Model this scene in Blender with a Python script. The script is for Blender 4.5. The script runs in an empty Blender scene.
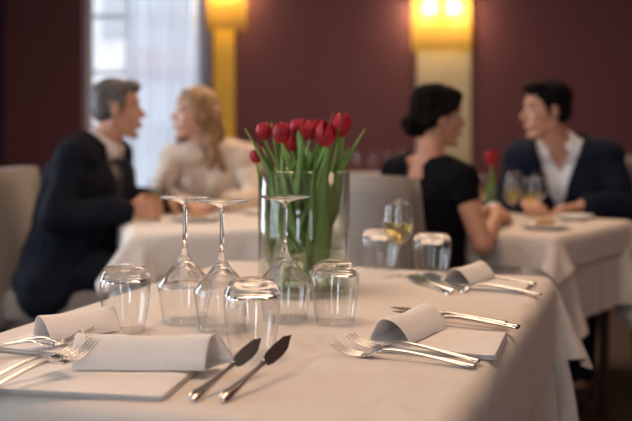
import bpy, bmesh, math, random
import numpy as np
from mathutils import Vector, Matrix, Euler, noise
random.seed(7); np.random.seed(7)
PI = math.pi
V = Vector
SC = bpy.context.scene
COL = SC.collection

# ------------------------------------------------------------------ camera
cam_d = bpy.data.cameras.new('camera'); cam = bpy.data.objects.new('camera', cam_d); COL.objects.link(cam)
cam.location = (0, 0, 1.11); cam.rotation_euler = (PI/2, 0, 0)
cam_d.sensor_width = 36; cam_d.lens = 950/632*36; cam_d.shift_y = -84.5/632
cam_d.dof.use_dof = True; cam_d.dof.focus_distance = 1.58
cam_d.dof.aperture_fstop = 2.6; cam_d.clip_start = 0.02
SC.camera = cam
# ------------------------------------------------------------------ world, exposure
W = bpy.data.worlds.new('world'); SC.world = W; W.use_nodes = True
bg = W.node_tree.nodes['Background']; bg.inputs[0].default_value = (.86, .93, 1, 1); bg.inputs[1].default_value = 3.0
SC.view_settings.view_transform = 'Standard'; SC.view_settings.look = 'None'
SC.view_settings.exposure = 0.0; SC.view_settings.gamma = 1
try: SC.view_settings.use_curve_mapping = False
except Exception: pass
SC.cycles.use_denoising = True
SC.cycles.max_bounces = 14; SC.cycles.transmission_bounces = 12; SC.cycles.transparent_max_bounces = 16
SC.cycles.sample_clamp_indirect = 6

# ------------------------------------------------------------------ lights
def area(name, loc, rot, sx, sy, power, color):
    l = bpy.data.lights.new(name, 'AREA'); l.shape = 'RECTANGLE'; l.size = sx; l.size_y = sy
    l.energy = power; l.color = color
    o = bpy.data.objects.new(name, l); o.location = loc; o.rotation_euler = rot; COL.objects.link(o); return o
# daylight through the two windows of the left wall (beyond the frame) and the window at the back
area('daylight_window_two', (-3.22, 1.35, 1.5), (0, -PI/2, 0), 1.7, 1.5, 30, (.80, .89, 1))
area('daylight_window_three', (-3.22, 4.0, 1.5), (0, -PI/2, 0), 1.7, 1.2, 75, (.80, .89, 1))
area('daylight_window_four', (-.95, -1.86, 1.5), (PI/2, 0, 0), .55, 1.9, 34, (.78, .88, 1))
area('daylight_window_five', (1.15, -1.86, 1.5), (PI/2, 0, 0), .55, 1.9, 9, (.78, .88, 1))
# warm ceiling panels near and far, then an added warm fill at right
area('ceiling_panel_near', (-.35, 1.7, 2.83), (0, 0, 0), .9, .9, 29, (1, .68, .46))
area('warm_fill_right', (2.5, 1.7, 2.83), (0, 0, 0), .7, .7, 13, (1, .66, .42))  # added fill that warms the hanging cloth, not a known fixture
area('ceiling_panel_far', (.5, 5.0, 2.83), (0, 0, 0), 2.2, 1.6, 75, (1, .70, .48))

# ------------------------------------------------------------------ materials
def nmat(name):
    m = bpy.data.materials.new(name); m.use_nodes = True
    nt = m.node_tree; return m, nt, nt.nodes['Principled BSDF']
def mat(name, col, rough=.6, metal=0, bump=0, bscale=200, var=0, vscale=8, stretch=(1,1,1), sheen=0, sss=0, spec=.5, coord='Object'):
    m, nt, b = nmat(name)
    b.inputs['Base Color'].default_value = (*col, 1); b.inputs['Roughness'].default_value = rough
    b.inputs['Metallic'].default_value = metal; b.inputs['Specular IOR Level'].default_value = spec
    if sheen: b.inputs['Sheen Weight'].default_value = sheen
    if sss:
        b.inputs['Subsurface Weight'].default_value = sss; b.inputs['Subsurface Radius'].default_value = (.01, .004, .002)
        b.inputs['Subsurface Scale'].default_value = .6
    if bump or var:
        tc = nt.nodes.new('ShaderNodeTexCoord'); mp = nt.nodes.new('ShaderNodeMapping')
        mp.inputs['Scale'].default_value = stretch
        nt.links.new(tc.outputs[coord], mp.inputs[0])
    if bump:
        n = nt.nodes.new('ShaderNodeTexNoise'); n.inputs['Scale'].default_value = bscale; n.inputs['Detail'].default_value = 3
        bp = nt.nodes.new('ShaderNodeBump'); bp.inputs['Strength'].default_value = bump; bp.inputs['Distance'].default_value = .002
        nt.links.new(mp.outputs[0], n.inputs['Vector']); nt.links.new(n.outputs['Fac'], bp.inputs['Height'])
        nt.links.new(bp.outputs[0], b.inputs['Normal'])
    if var:
        n = nt.nodes.new('ShaderNodeTexNoise'); n.inputs['Scale'].default_value = vscale; n.inputs['Detail'].default_value = 4
        r = nt.nodes.new('ShaderNodeValToRGB')
        r.color_ramp.elements[0].position = .3; r.color_ramp.elements[1].position = .7
        r.color_ramp.elements[0].color = (*[c*(1-var) for c in col], 1); r.color_ramp.elements[1].color = (*[min(1, c*(1+var)) for c in col], 1)
        nt.links.new(mp.outputs[0], n.inputs['Vector']); nt.links.new(n.outputs['Fac'], r.inputs[0])
        nt.links.new(r.outputs[0], b.inputs['Base Color'])
    return m
def linen(name, col):
    m, nt, b = nmat(name)
    b.inputs['Base Color'].default_value = (*col, 1); b.inputs['Roughness'].default_value = .78
    b.inputs['Sheen Weight'].default_value = .15; b.inputs['Specular IOR Level'].default_value = .25
    tc = nt.nodes.new('ShaderNodeTexCoord')
    w1 = nt.nodes.new('ShaderNodeTexNoise'); w1.inputs['Scale'].default_value = 9; w1.inputs['Detail'].default_value = 2; w1.inputs['Distortion'].default_value = .6
    w2 = nt.nodes.new('ShaderNodeTexNoise'); w2.inputs['Scale'].default_value = 420
    mx = nt.nodes.new('ShaderNodeMath'); mx.operation = 'MULTIPLY_ADD'; mx.inputs[1].default_value = .06
    bp = nt.nodes.new('ShaderNodeBump'); bp.inputs['Strength'].default_value = .8; bp.inputs['Distance'].default_value = .014
    nt.links.new(tc.outputs['Object'], w1.inputs['Vector']); nt.links.new(tc.outputs['Object'], w2.inputs['Vector'])
    nt.links.new(w2.outputs['Fac'], mx.inputs[0]); nt.links.new(w1.outputs['Fac'], mx.inputs[2])
    nt.links.new(mx.outputs[0], bp.inputs['Height']); nt.links.new(bp.outputs[0], b.inputs['Normal'])
    return m
def glass(name, col=(1, 1, 1), ior=1.5, rough=0):
    m = bpy.data.materials.new(name); m.use_nodes = True; nt = m.node_tree; nt.nodes.clear()
    o = nt.nodes.new('ShaderNodeOutputMaterial'); g = nt.nodes.new('ShaderNodeBsdfGlass')
    g.inputs['Color'].default_value = (*col, 1); g.inputs['IOR'].default_value = ior; g.inputs['Roughness'].default_value = rough
    t = nt.nodes.new('ShaderNodeBsdfTransparent'); t.inputs[0].default_value = (.99, .99, .99, 1)
    mx = nt.nodes.new('ShaderNodeMixShader'); mx.inputs[0].default_value = .85
    nt.links.new(t.outputs[0], mx.inputs[1]); nt.links.new(g.outputs[0], mx.inputs[2])
    nt.links.new(mx.outputs[0], o.inputs[0]); return m
def thin_glass(name, col=(.992, .994, .992), boost=1.0):
    m = bpy.data.materials.new(name); m.use_nodes = True; nt = m.node_tree; nt.nodes.clear()
    o = nt.nodes.new('ShaderNodeOutputMaterial'); g = nt.nodes.new('ShaderNodeBsdfGlossy'); g.inputs['Roughness'].default_value = .02
    t = nt.nodes.new('ShaderNodeBsdfTransparent'); t.inputs[0].default_value = (*col, 1)
    f = nt.nodes.new('ShaderNodeLayerWeight'); f.inputs[0].default_value = .5
    pw = nt.nodes.new('ShaderNodeMath'); pw.operation = 'POWER'; pw.inputs[1].default_value = 4.0
    mu = nt.nodes.new('ShaderNodeMath'); mu.operation = 'MULTIPLY_ADD'; mu.inputs[1].default_value = .75*boost; mu.inputs[2].default_value = .04*boost; mu.use_clamp = True
    nt.links.new(f.outputs['Facing'], pw.inputs[0])
    mx = nt.nodes.new('ShaderNodeMixShader')
    nt.links.new(pw.outputs[0], mu.inputs[0]); nt.links.new(mu.outputs[0], mx.inputs[0])
    nt.links.new(t.outputs[0], mx.inputs[1]); nt.links.new(g.outputs[0], mx.inputs[2]); nt.links.new(mx.outputs[0], o.inputs[0]); return m
def emis(name, col, s):
    m = bpy.data.materials.new(name); m.use_nodes = True; nt = m.node_tree; nt.nodes.clear()
    o = nt.nodes.new('ShaderNodeOutputMaterial'); e = nt.nodes.new('ShaderNodeEmission')
    e.inputs[0].default_value = (*col, 1); e.inputs[1].default_value = s; nt.links.new(e.outputs[0], o.inputs[0]); return m
def sheer(name, col, through, clear):
    m = bpy.data.materials.new(name); m.use_nodes = True; nt = m.node_tree; nt.nodes.clear()
    o = nt.nodes.new('ShaderNodeOutputMaterial'); d = nt.nodes.new('ShaderNodeBsdfDiffuse'); d.inputs[0].default_value = (*col, 1)
    tl = nt.nodes.new('ShaderNodeBsdfTranslucent'); tl.inputs[0].default_value = (*col, 1)
    a = nt.nodes.new('ShaderNodeMixShader'); a.inputs[0].default_value = through
    t = nt.nodes.new('ShaderNodeBsdfTransparent'); b = nt.nodes.new('ShaderNodeMixShader'); b.inputs[0].default_value = clear
    nt.links.new(d.outputs[0], a.inputs[1]); nt.links.new(tl.outputs[0], a.inputs[2])
    nt.links.new(a.outputs[0], b.inputs[1]); nt.links.new(t.outputs[0], b.inputs[2]); nt.links.new(b.outputs[0], o.inputs[0]); return m

M = dict(
    linen=linen('white_linen', (.76, .70, .645)), linen2=linen('table_linen', (.665, .58, .505)),
    wall=mat('burgundy_wallpaper', (.140, .050, .056), .75, bump=.25, bscale=260, var=.18, vscale=90, spec=.3),
    pier=mat('dark_burgundy_paint', (.12, .044, .050), .75, bump=.1, spec=.3),
    purple=mat('dark_purple_paint', (.06, .022, .06), .7, spec=.3),
    strip=mat('gold_panel', (.50, .42, .26), .6, var=.08, vscale=3), strip_y=mat('mustard_panel', (.75, .44, .04), .6, var=.08, vscale=3),
    ceil=mat('ceiling_paint', (.55, .47, .42), .9), carpet=mat('dark_carpet', (.065, .048, .040), .95, bump=.8, bscale=350, var=.5, vscale=120, spec=.1),
    wood=mat('dark_wood', (.045, .022, .012), .4, var=.3, vscale=6, stretch=(1, 1, .1)), frame=mat('window_paint', (.72, .74, .76), .5),
    chair=mat('taupe_upholstery', (.20, .165, .135), .85, bump=.4, bscale=300, var=.08, vscale=60, sheen=.3),
    navy=mat('navy_wool', (.010, .013, .024), .85, bump=.2, bscale=400, spec=.08), navy2=mat('charcoal_navy_wool', (.009, .010, .016), .85, bump=.2, bscale=400, spec=.08),
    black=mat('black_jersey', (.005, .005, .007), .85, bump=.2, bscale=300, spec=.08), shirt=mat('white_cotton', (.74, .73, .75), .8, bump=.2, bscale=300),
    shirt2=mat('pale_pink_cotton', (.70, .62, .62), .8, bump=.2, bscale=300), tie=mat('dark_silk', (.015, .015, .022), .45),
    knit=mat('beige_knit', (.62, .50, .40), .95, bump=.9, bscale=110, var=.06, vscale=40, stretch=(1, 1, .25), sheen=.3),
    skin=mat('skin_tan', (.50, .26, .17), .5, sss=.25, var=.06, vscale=25), skin_f=mat('skin_fair', (.62, .36, .27), .48, sss=.25, var=.06, vscale=25),
    skin_w=mat('skin_warm', (.50, .25, .16), .5, sss=.25, var=.06, vscale=25), lips=mat('lips', (.40, .17, .13), .5), lips_r=mat('lips_rose', (.48, .16, .14), .45),
    hair_grey=mat('grey_hair', (.085, .075, .07), .6, bump=1, bscale=70, var=.5, vscale=50, stretch=(1, 1, .25)),
    hair_blond=mat('blond_hair', (.30, .165, .07), .5, bump=1, bscale=60, var=.45, vscale=30, stretch=(1, 1, .14)),
    hair_dark=mat('dark_hair', (.007, .005, .0045), .8, bump=.3, bscale=60, var=.4, vscale=30, stretch=(1, 1, .2), spec=.06),
    hair_black=mat('black_hair', (.006, .005, .005), .8, bump=.3, bscale=70, var=.4, vscale=40, stretch=(1, 1, .25), spec=.06),
    eye=mat('eye_white', (.42, .38, .35), .35), iris=mat('iris', (.03, .02, .015), .15), shoe=mat('black_leather', (.01, .01, .01), .3), sock=mat('dark_trouser', (.010, .011, .016), .9),
    silver=mat('silver_plate', (.66, .64, .61), .13, 1, var=.05, vscale=40), steel=mat('polished_steel', (.30, .34, .34), .22, 1),
    glass=glass('crystal_glass', ior=1.45), tglass=thin_glass('thin_glass', boost=1.2), pane=thin_glass('window_glass', (.95, .96, .97)),
    vase=thin_glass('vase_glass', (.93, .96, .94), 1.6), water=thin_glass('vase_water', (.90, .95, .86), .8),
    wine=thin_glass('white_wine', (.985, .92, .60), 1.0), china=mat('white_china', (.78, .75, .72), .15),
    petal=mat('red_petal', (.36, .012, .022), .45, var=.4, vscale=45, spec=.3), stem=mat('green_stem', (.22, .36, .07), .45, var=.2, vscale=20),
    leaf=mat('green_leaf', (.15, .28, .055), .5, var=.35, vscale=25, stretch=(1, 1, .3)),
    bread=mat('bread', (.45, .27, .12), .8, var=.3, vscale=60), butter=mat('cream_food', (.75, .66, .45), .6),
    sheer=sheer('sheer_curtain', (.80, .84, .92), .75, .16), shade=sheer('amber_shade', (.62, .45, .13), .55, .20),
    bulb=emis('bulb_light', (1, .86, .6), 130), brass=mat('brass', (.5, .33, .12), .3, 1),
    facade=mat('pale_facade', (.62, .60, .62), .8, var=.15, vscale=2), brick=mat('red_facade', (.45, .16, .12), .8), street=mat('street', (.4, .4, .42), .9),
    drape=sheer('lavender_shadow', (.34, .32, .40), .35, .0),  # grey-purple of the shadow strip beside the curtain
    candle=emis('downlight', (1, .78, .5), 8),
)

# ------------------------------------------------------------------ mesh helpers
def link(name, me, m, parent=None, smooth=True):
    o = bpy.data.objects.new(name, me); COL.objects.link(o)
    if m: me.materials.append(m)
    if smooth:
        me.polygons.foreach_set('use_smooth', [True]*len(me.polygons))
    if parent: o.parent = parent
    return o
def from_bm(name, bm, m, parent=None, smooth=True, subd=0, solid=0, auto=None):
    me = bpy.data.meshes.new(name)
    bmesh.ops.recalc_face_normals(bm, faces=bm.faces)
    bm.to_mesh(me); bm.free()
    o = link(name, me, m, parent, smooth)
    if solid:
        s = o.modifiers.new('s', 'SOLIDIFY'); s.thickness = solid; s.offset = 0
    if subd:
        s = o.modifiers.new('d', 'SUBSURF'); s.levels = subd; s.render_levels = subd
    return o
def empty(name, loc=(0, 0, 0), rz=0, label=None, cat=None, group=None):
    o = bpy.data.objects.new(name, None); COL.objects.link(o); o.location = loc; o.rotation_euler = (0, 0, rz)
    o.empty_display_size = .05
    return tag(o, label, cat, group)
def tag(o, label=None, cat=None, group=None, kind=None):
    if label: o['label'] = label
    if cat: o['category'] = cat
    if group: o['group'] = group
    if kind: o['kind'] = kind
    return o
def box(bm, c, s, rz=0, bev=0, seg=2, rot=None):
    r = bmesh.ops.create_cube(bm, size=1)
    R = rot if rot else Matrix.Rotation(rz, 4, 'Z')
    bmesh.ops.transform(bm, matrix=Matrix.Translation(c) @ R @ Matrix.Diagonal((*s, 1)), verts=r['verts'])
    if bev:
        es = list({e for v in r['verts'] for e in v.link_edges})
        bmesh.ops.bevel(bm, geom=es, offset=bev, segments=seg, affect='EDGES', profile=.5)
    return bm
def boxo(name, c, s, m, parent=None, rz=0, bev=0, kind=None):
    bm = bmesh.new(); box(bm, c, s, rz, bev, 3)
    o = from_bm(name, bm, m, parent, smooth=False)
    if kind: o['kind'] = kind
    return o
def lathe(prof, n=48, closed=True):
    """prof: (r, z) pairs, r may be 0 at the ends"""
    bm = bmesh.new(); rings = []
    for r, z in prof:
        if r < 1e-6: rings.append([bm.verts.new((0, 0, z))])
        else: rings.append([bm.verts.new((r*math.cos(2*PI*i/n), r*math.sin(2*PI*i/n), z)) for i in range(n)])
    prs = list(zip(rings, rings[1:]))
    if closed and len(rings[0]) > 1 and len(rings[-1]) > 1: prs.append((rings[-1], rings[0]))
    for a, b in prs:
        for i in range(n):
            j = (i+1) % n
            f = [a[i % len(a)], a[j % len(a)], b[j % len(b)], b[i % len(b)]]
            u = []
            for v in f:
                if v not in u: u.append(v)
            if len(u) > 2:
                try: bm.faces.new(u)
                except ValueError: pass
    return bm
def smooth_path(pts, n):
    """Catmull-Rom through tuples of any length"""
    P = [np.array(p, float) for p in pts]; P = [2*P[0]-P[1]] + P + [2*P[-1]-P[-2]]
    out = []; k = len(P)-3
    for i in range(n+1):
        t = i/n*k; a = min(int(t), k-1); t -= a
        p0, p1, p2, p3 = P[a:a+4]
        out.append(.5*((2*p1)+(-p0+p2)*t+(2*p0-5*p1+4*p2-p3)*t*t+(-p0+3*p1-3*p2+p3)*t**3))
    return out
def loft(bm, rows, side=(0, 1, 0), n=12):
    """rows: (x,y,z,halfwidth,halfthick) ; elliptical sections, width along 'side'"""
    side = V(side).normalized(); rings = []
    for i, r in enumerate(rows):
        p = V(r[:3]); a = V(rows[max(0, i-1)][:3]); b = V(rows[min(len(rows)-1, i+1)][:3])
        t = (b-a).normalized(); s = (side - t*side.dot(t)).normalized(); u = t.cross(s)
        rings.append([bm.verts.new(p + s*(r[3]*math.cos(2*PI*k/n)) + u*(r[4]*math.sin(2*PI*k/n))) for k in range(n)])
    for a, b in zip(rings, rings[1:]):
        for k in range(n): bm.faces.new([a[k], a[(k+1) % n], b[(k+1) % n], b[k]])
    bm.faces.new(rings[0][::-1]); bm.faces.new(rings[-1]); return bm
def tube(bm, pts, r0, r1=None, n=10, res=16):
    r1 = r0 if r1 is None else r1
    pp = smooth_path(pts, res) if len(pts) > 2 else [np.array(p, float) for p in pts]
    k = len(pp)-1
    d = V(pp[-1])-V(pp[0]); side = V((0, 1, 0)) if abs(d.normalized().y) < .9 else V((1, 0, 0))
    return loft(bm, [(*p[:3], r0+(r1-r0)*i/k, r0+(r1-r0)*i/k) for i, p in enumerate(pp)], side, n)
def dup(root, loc, rz=None, label=None, group=None, rot=None):
    c = root.copy(); COL.objects.link(c); c.location = loc
    if rz is not None: c.rotation_euler = (root.rotation_euler.x, root.rotation_euler.y, rz)
    if rot is not None: c.rotation_euler = rot
    if label: c['label'] = label
    if group: c['group'] = group
    for ch in list(root.children):
        d = ch.copy(); COL.objects.link(d); d.parent = c
        for g in list(ch.children):
            e = g.copy(); COL.objects.link(e); e.parent = d
    return c

# ------------------------------------------------------------------ blobs (voxel-remeshed bodies)
def cap(p0, r0, p1, r1): return ('c', V(p0), r0, V(p1), r1)
def ell(c, r, R=None): return ('e', V(c), r, R)
def add_prim(bm, p):
    if p[0] == 'e':
        m = Matrix.Translation(p[1]) @ (p[3].to_4x4() if p[3] else Matrix()) @ Matrix.Diagonal((*p[2], 1))
        bmesh.ops.create_uvsphere(bm, u_segments=20, v_segments=14, radius=1, matrix=m)
    else:
        _, a, ra, b, rb = p
        d = b-a; L = max(d.length, 1e-5); q = d.to_track_quat('Z', 'Y').to_matrix().to_4x4()
        n = 18; prof = []
        for i in range(7): t = -PI/2 + PI/2*i/6; prof.append((ra*math.cos(t), ra*math.sin(t)))
        for i in range(7): t = PI/2*i/6; prof.append((rb*math.cos(t), L+rb*math.sin(t)))
        prof[0] = (0, -ra); prof[-1] = (0, L+rb)
        b2 = lathe(prof, n, False); tmp = bpy.data.meshes.new('t'); b2.transform(Matrix.Translation(a) @ q)
        bmesh.ops.recalc_face_normals(b2, faces=b2.faces)
        b2.to_mesh(tmp); b2.free(); bm.from_mesh(tmp); bpy.data.meshes.remove(tmp)
def blob(name, prims, voxel, m, parent=None, sm=4, cut=None, solid=0, disp=None):
    bm = bmesh.new()
    for p in prims: add_prim(bm, p)
    me = bpy.data.meshes.new('tmp'); bm.to_mesh(me); bm.free()
    o = bpy.data.objects.new('tmp', me); COL.objects.link(o)
    r = o.modifiers.new('r', 'REMESH'); r.mode = 'VOXEL'; r.voxel_size = voxel; r.adaptivity = 0
    s = o.modifiers.new('s', 'SMOOTH'); s.iterations = sm; s.factor = .5
    dg = bpy.context.evaluated_depsgraph_get(); ev = o.evaluated_get(dg)
    me2 = bpy.data.meshes.new_from_object(ev); bpy.data.objects.remove(o); bpy.data.meshes.remove(me)
    me2.name = name
    if cut or disp:
        bm = bmesh.new(); bm.from_mesh(me2)
        if disp:
            for v in bm.verts: v.co += disp(v.co, v.normal)
        if cut:
            bmesh.ops.delete(bm, geom=[v for v in bm.verts if cut(v.co)], context='VERTS')
        bm.to_mesh(me2); bm.free()
    me2.materials.clear()
    ob = link(name, me2, m, parent)
    if solid:
        s = ob.modifiers.new('so', 'SOLIDIFY'); s.thickness = solid; s.offset = 1
    return ob

# ================================================================== ROOM
WY = 8.2
boxo('floor', (0, 3.3, -.05), (7, 10, .1), M['carpet'], kind='structure')
boxo('ceiling', (0, 3.3, 2.95), (7, 10, .1), M['ceil'], kind='structure')
WIN = (-1.99, -.93, .12, 2.55)     # back window x0 x1 z0 z1
def wall_with_holes(name, along, fixed, a0, a1, z1, holes, m, th=.18):
    bm = bmesh.new(); segs = []; c = a0
    for h0, h1, z0, zt in holes:
        segs.append((c, h0, 0, z1)); segs.append((h0, h1, 0, z0)); segs.append((h0, h1, zt, z1)); c = h1
    segs.append((c, a1, 0, z1))
    for s0, s1, q0, q1 in segs:
        if s1-s0 < 1e-4 or q1-q0 < 1e-4: continue
        if along == 'x': box(bm, ((s0+s1)/2, fixed+th/2, (q0+q1)/2), (s1-s0, th, q1-q0))
        else: box(bm, (fixed-th/2, (s0+s1)/2, (q0+q1)/2), (th, s1-s0, q1-q0))
    o = from_bm(name, bm, m, smooth=False); o['kind'] = 'structure'; return o
wall_with_holes('wall_back', 'x', WY, -3.3, 3.4, 2.9, [WIN], M['wall'])
wall_with_holes('wall_left', 'y', -3.0, -1.6, WY, 2.9, [(.55, 2.15, .55, 2.4), (3.35, 4.65, .55, 2.4)], M['wall'])
boxo('wall_right', (3.4, 3.3, 1.45), (.16, 10, 2.9), M['wall'], kind='structure')
wall_with_holes('wall_front', 'x', -1.78, -3.0, 3.4, 2.9, [(-1.24, -.66, .5, 2.5), (.86, 1.44, .5, 2.5)], M['wall'])
# pier left of the window, with the recess of another colour beside it
boxo('trim_1', (-2.32, WY-.05, 1.45), (.67, .10, 2.9), M['pier'], kind='structure')
boxo('trim_2', (-2.83, WY-.02, 1.45), (.35, .04, 2.9), M['purple'], kind='structure')
boxo('baseboard_back', (1.25, WY-.012, .06), (4.2, .024, .12), M['wood'], kind='structure')
boxo('baseboard_left', (-2.988, 3.3, .06), (.024, 9.4, .12), M['wood'], kind='structure')
def window(name, x0, x1, z0, z1, y, cols, rows, face='y'):
    bm = bmesh.new(); t = .05
    def bar(a0, a1, b0, b1):
        if face == 'y': box(bm, ((a0+a1)/2, y, (b0+b1)/2), (a1-a0, .06, b1-b0))
        else: box(bm, (y, (a0+a1)/2, (b0+b1)/2), (.06, a1-a0, b1-b0))
    bar(x0, x0+t, z0, z1); bar(x1-t, x1, z0, z1); bar(x0+t, x1-t, z0, z0+t); bar(x0+t, x1-t, z1-t, z1)
    for i in range(1, cols):
        c = x0+(x1-x0)*i/cols; bar(c-.018, c+.018, z0+t, z1-t)
    for i in range(1, rows):
        c = z0+(z1-z0)*i/rows
        for k in range(cols):
            a = x0+(x1-x0)*k/cols; b = x0+(x1-x0)*(k+1)/cols
            bar(a+(t if k == 0 else .018), b-(t if k == cols-1 else .018), c-.014, c+.014)
    f = from_bm(name, bm, M['frame'], smooth=False); f['kind'] = 'structure'
    bm = bmesh.new()
    if face == 'y': box(bm, ((x0+x1)/2, y+.005, (z0+z1)/2), (x1-x0-.06, .006, z1-z0-.06))
    else: box(bm, (y-.005, (x0+x1)/2, (z0+z1)/2), (.006, x1-x0-.06, z1-z0-.06))
    from_bm('window_pane', bm, M['pane'], f, smooth=False)
window('window_1', *WIN, WY+.10, 3, 5)
window('window_2', .55, 2.15, .55, 2.4, -3.1, 3, 3, 'x')
window('window_3', 3.35, 4.65, .55, 2.4, -3.1, 3, 3, 'x')
window('window_4', -1.24, -.66, .5, 2.5, -1.69, 1, 4)
window('window_5', .86, 1.44, .5, 2.5, -1.69, 1, 4)
# houses across the street, seen through the back window
hb = empty('town_house', (-2.6, 15, 0), 0, 'pale house front across the street seen blurred through the window', 'building')
boxo('wall', (0, 0, 1.0), (2.2, .4, 5), M['facade'], hb); boxo('shop_front', (.1, -.22, 2.1), (.9, .08, .5), M['brick'], hb)
for i in range(2):
    for j in range(2):
        boxo('window', (-.5+i*.9, -.22, .8+j*2.1), (.45, .06, .8), M['street'], hb)
boxo('ground', (0, 18, -.15), (30, 18, .1), M['street'], kind='structure')

# sheer curtain
def curtain(x0, x1, y, z0, z1, folds, amp, label, m):
    bm = bmesh.new(); nx, nz = folds*14, 10; g = []
    for j in range(nz+1):
        z = z0+(z1-z0)*j/nz; row = []
        for i in range(nx+1):
            t = i/nx; ph = t*folds*2*PI
            row.append(bm.verts.new((x0+(x1-x0)*t+.006*math.sin(ph*.5+z), y+amp*math.sin(ph+.4*math.sin(z*1.5+t*9))*(.75+.25*math.sin(t*23)), z)))
        g.append(row)
    for j in range(nz):
        for i in range(nx): bm.faces.new([g[j][i], g[j][i+1], g[j+1][i+1], g[j+1][i]])
    o = from_bm('curtain', bm, m); tag(o, label, 'curtain'); return o
curtain(-1.62, -.98, WY-.09, .02, 2.72, 6, .032, 'white sheer curtain hanging in folds over the window behind the couple', M['sheer'])
curtain(-1.0, -.905, WY-.11, .02, 2.72, 2, .02, 'narrow lavender-grey strip standing in for the shadow at the right edge of the window', M['drape'])  # shadow beside the curtain, modelled as a dark strip
rod = bmesh.new(); tube(rod, [(-2.2, WY-.16, 2.74), (-.8, WY-.16, 2.74)], .012); tag(from_bm('curtain_rod', rod, M['brass']), 'brass curtain rod above the sheer curtain', 'curtain rod')

# wall sconces with long panels beneath them
def sconce(x, w, z0, z1, sx0, sx1, bulbs, power, lab, panel_mat, plab):
    bm = bmesh.new(); box(bm, ((sx0+sx1)/2, WY-.015, (z1+.02+.05)/2), (sx1-sx0, .03, z1-.03), bev=.006)
    p = from_bm('wall_panel', bm, panel_mat, smooth=False); tag(p, plab, 'wall panel')
    t = empty('wall_sconce', (x, WY-.03, z0), 0, lab, 'wall lamp')
    bm = bmesh.new(); n = 24; rows = []
    for j in range(9):
        z = (z1-z0)*j/8; row = []
        for i in range(n+1):
            a = PI*(i/n); row.append(bm.verts.new((-math.cos(a)*w/2, -.065-math.sin(a)**.6*.10, z)))
        rows.append(row)
    for a, b in zip(rows, rows[1:]):
        for i in range(n): bm.faces.new([a[i], a[i+1], b[i+1], b[i]])
    s = from_bm('lamp_shade', bm, M['shade'], t, solid=.004)
    bm = bmesh.new(); box(bm, (0, -.012, (z1-z0)/2), (w*.4, .02, (z1-z0)*.5), bev=.004)
    box(bm, (0, -.03, (z1-z0)*.5), (w*.96, .05, .012)); from_bm('bracket', bm, M['brass'], t, smooth=False)
    for bx, bz in bulbs:
        b = bmesh.new(); bmesh.ops.create_uvsphere(b, u_segments=20, v_segments=12, radius=.040, matrix=Matrix.Translation((bx-x, -.085, bz-z0)) @ Matrix.Diagonal((1, 1, 1.15, 1)))
        from_bm('bulb', b, M['bulb'], t)
        l = bpy.data.lights.new('sconce_light', 'POINT'); l.energy = power; l.color = (1, .66, .30); l.shadow_soft_size = .04
        lo = bpy.data.objects.new('sconce_light', l); lo.location = (bx, WY-.10, bz-.05); COL.objects.link(lo)
sconce(1.07, .50, 1.735, 2.62, .865, 1.335, [(.97, 2.12), (1.17, 2.12)], 5, 'wide amber wall lamp with two bright bulbs above the dark-haired woman',
       M['strip'], 'wide pale gold wall panel running down below the two-bulb lamp')
sconce(-.765, .335, 1.92, 2.7, -.885, -.70, [(-.77, 2.30)], 9, 'narrower amber wall lamp beside the curtained window',
       M['strip_y'], 'narrow mustard wall panel below the lamp beside the window')

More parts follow.
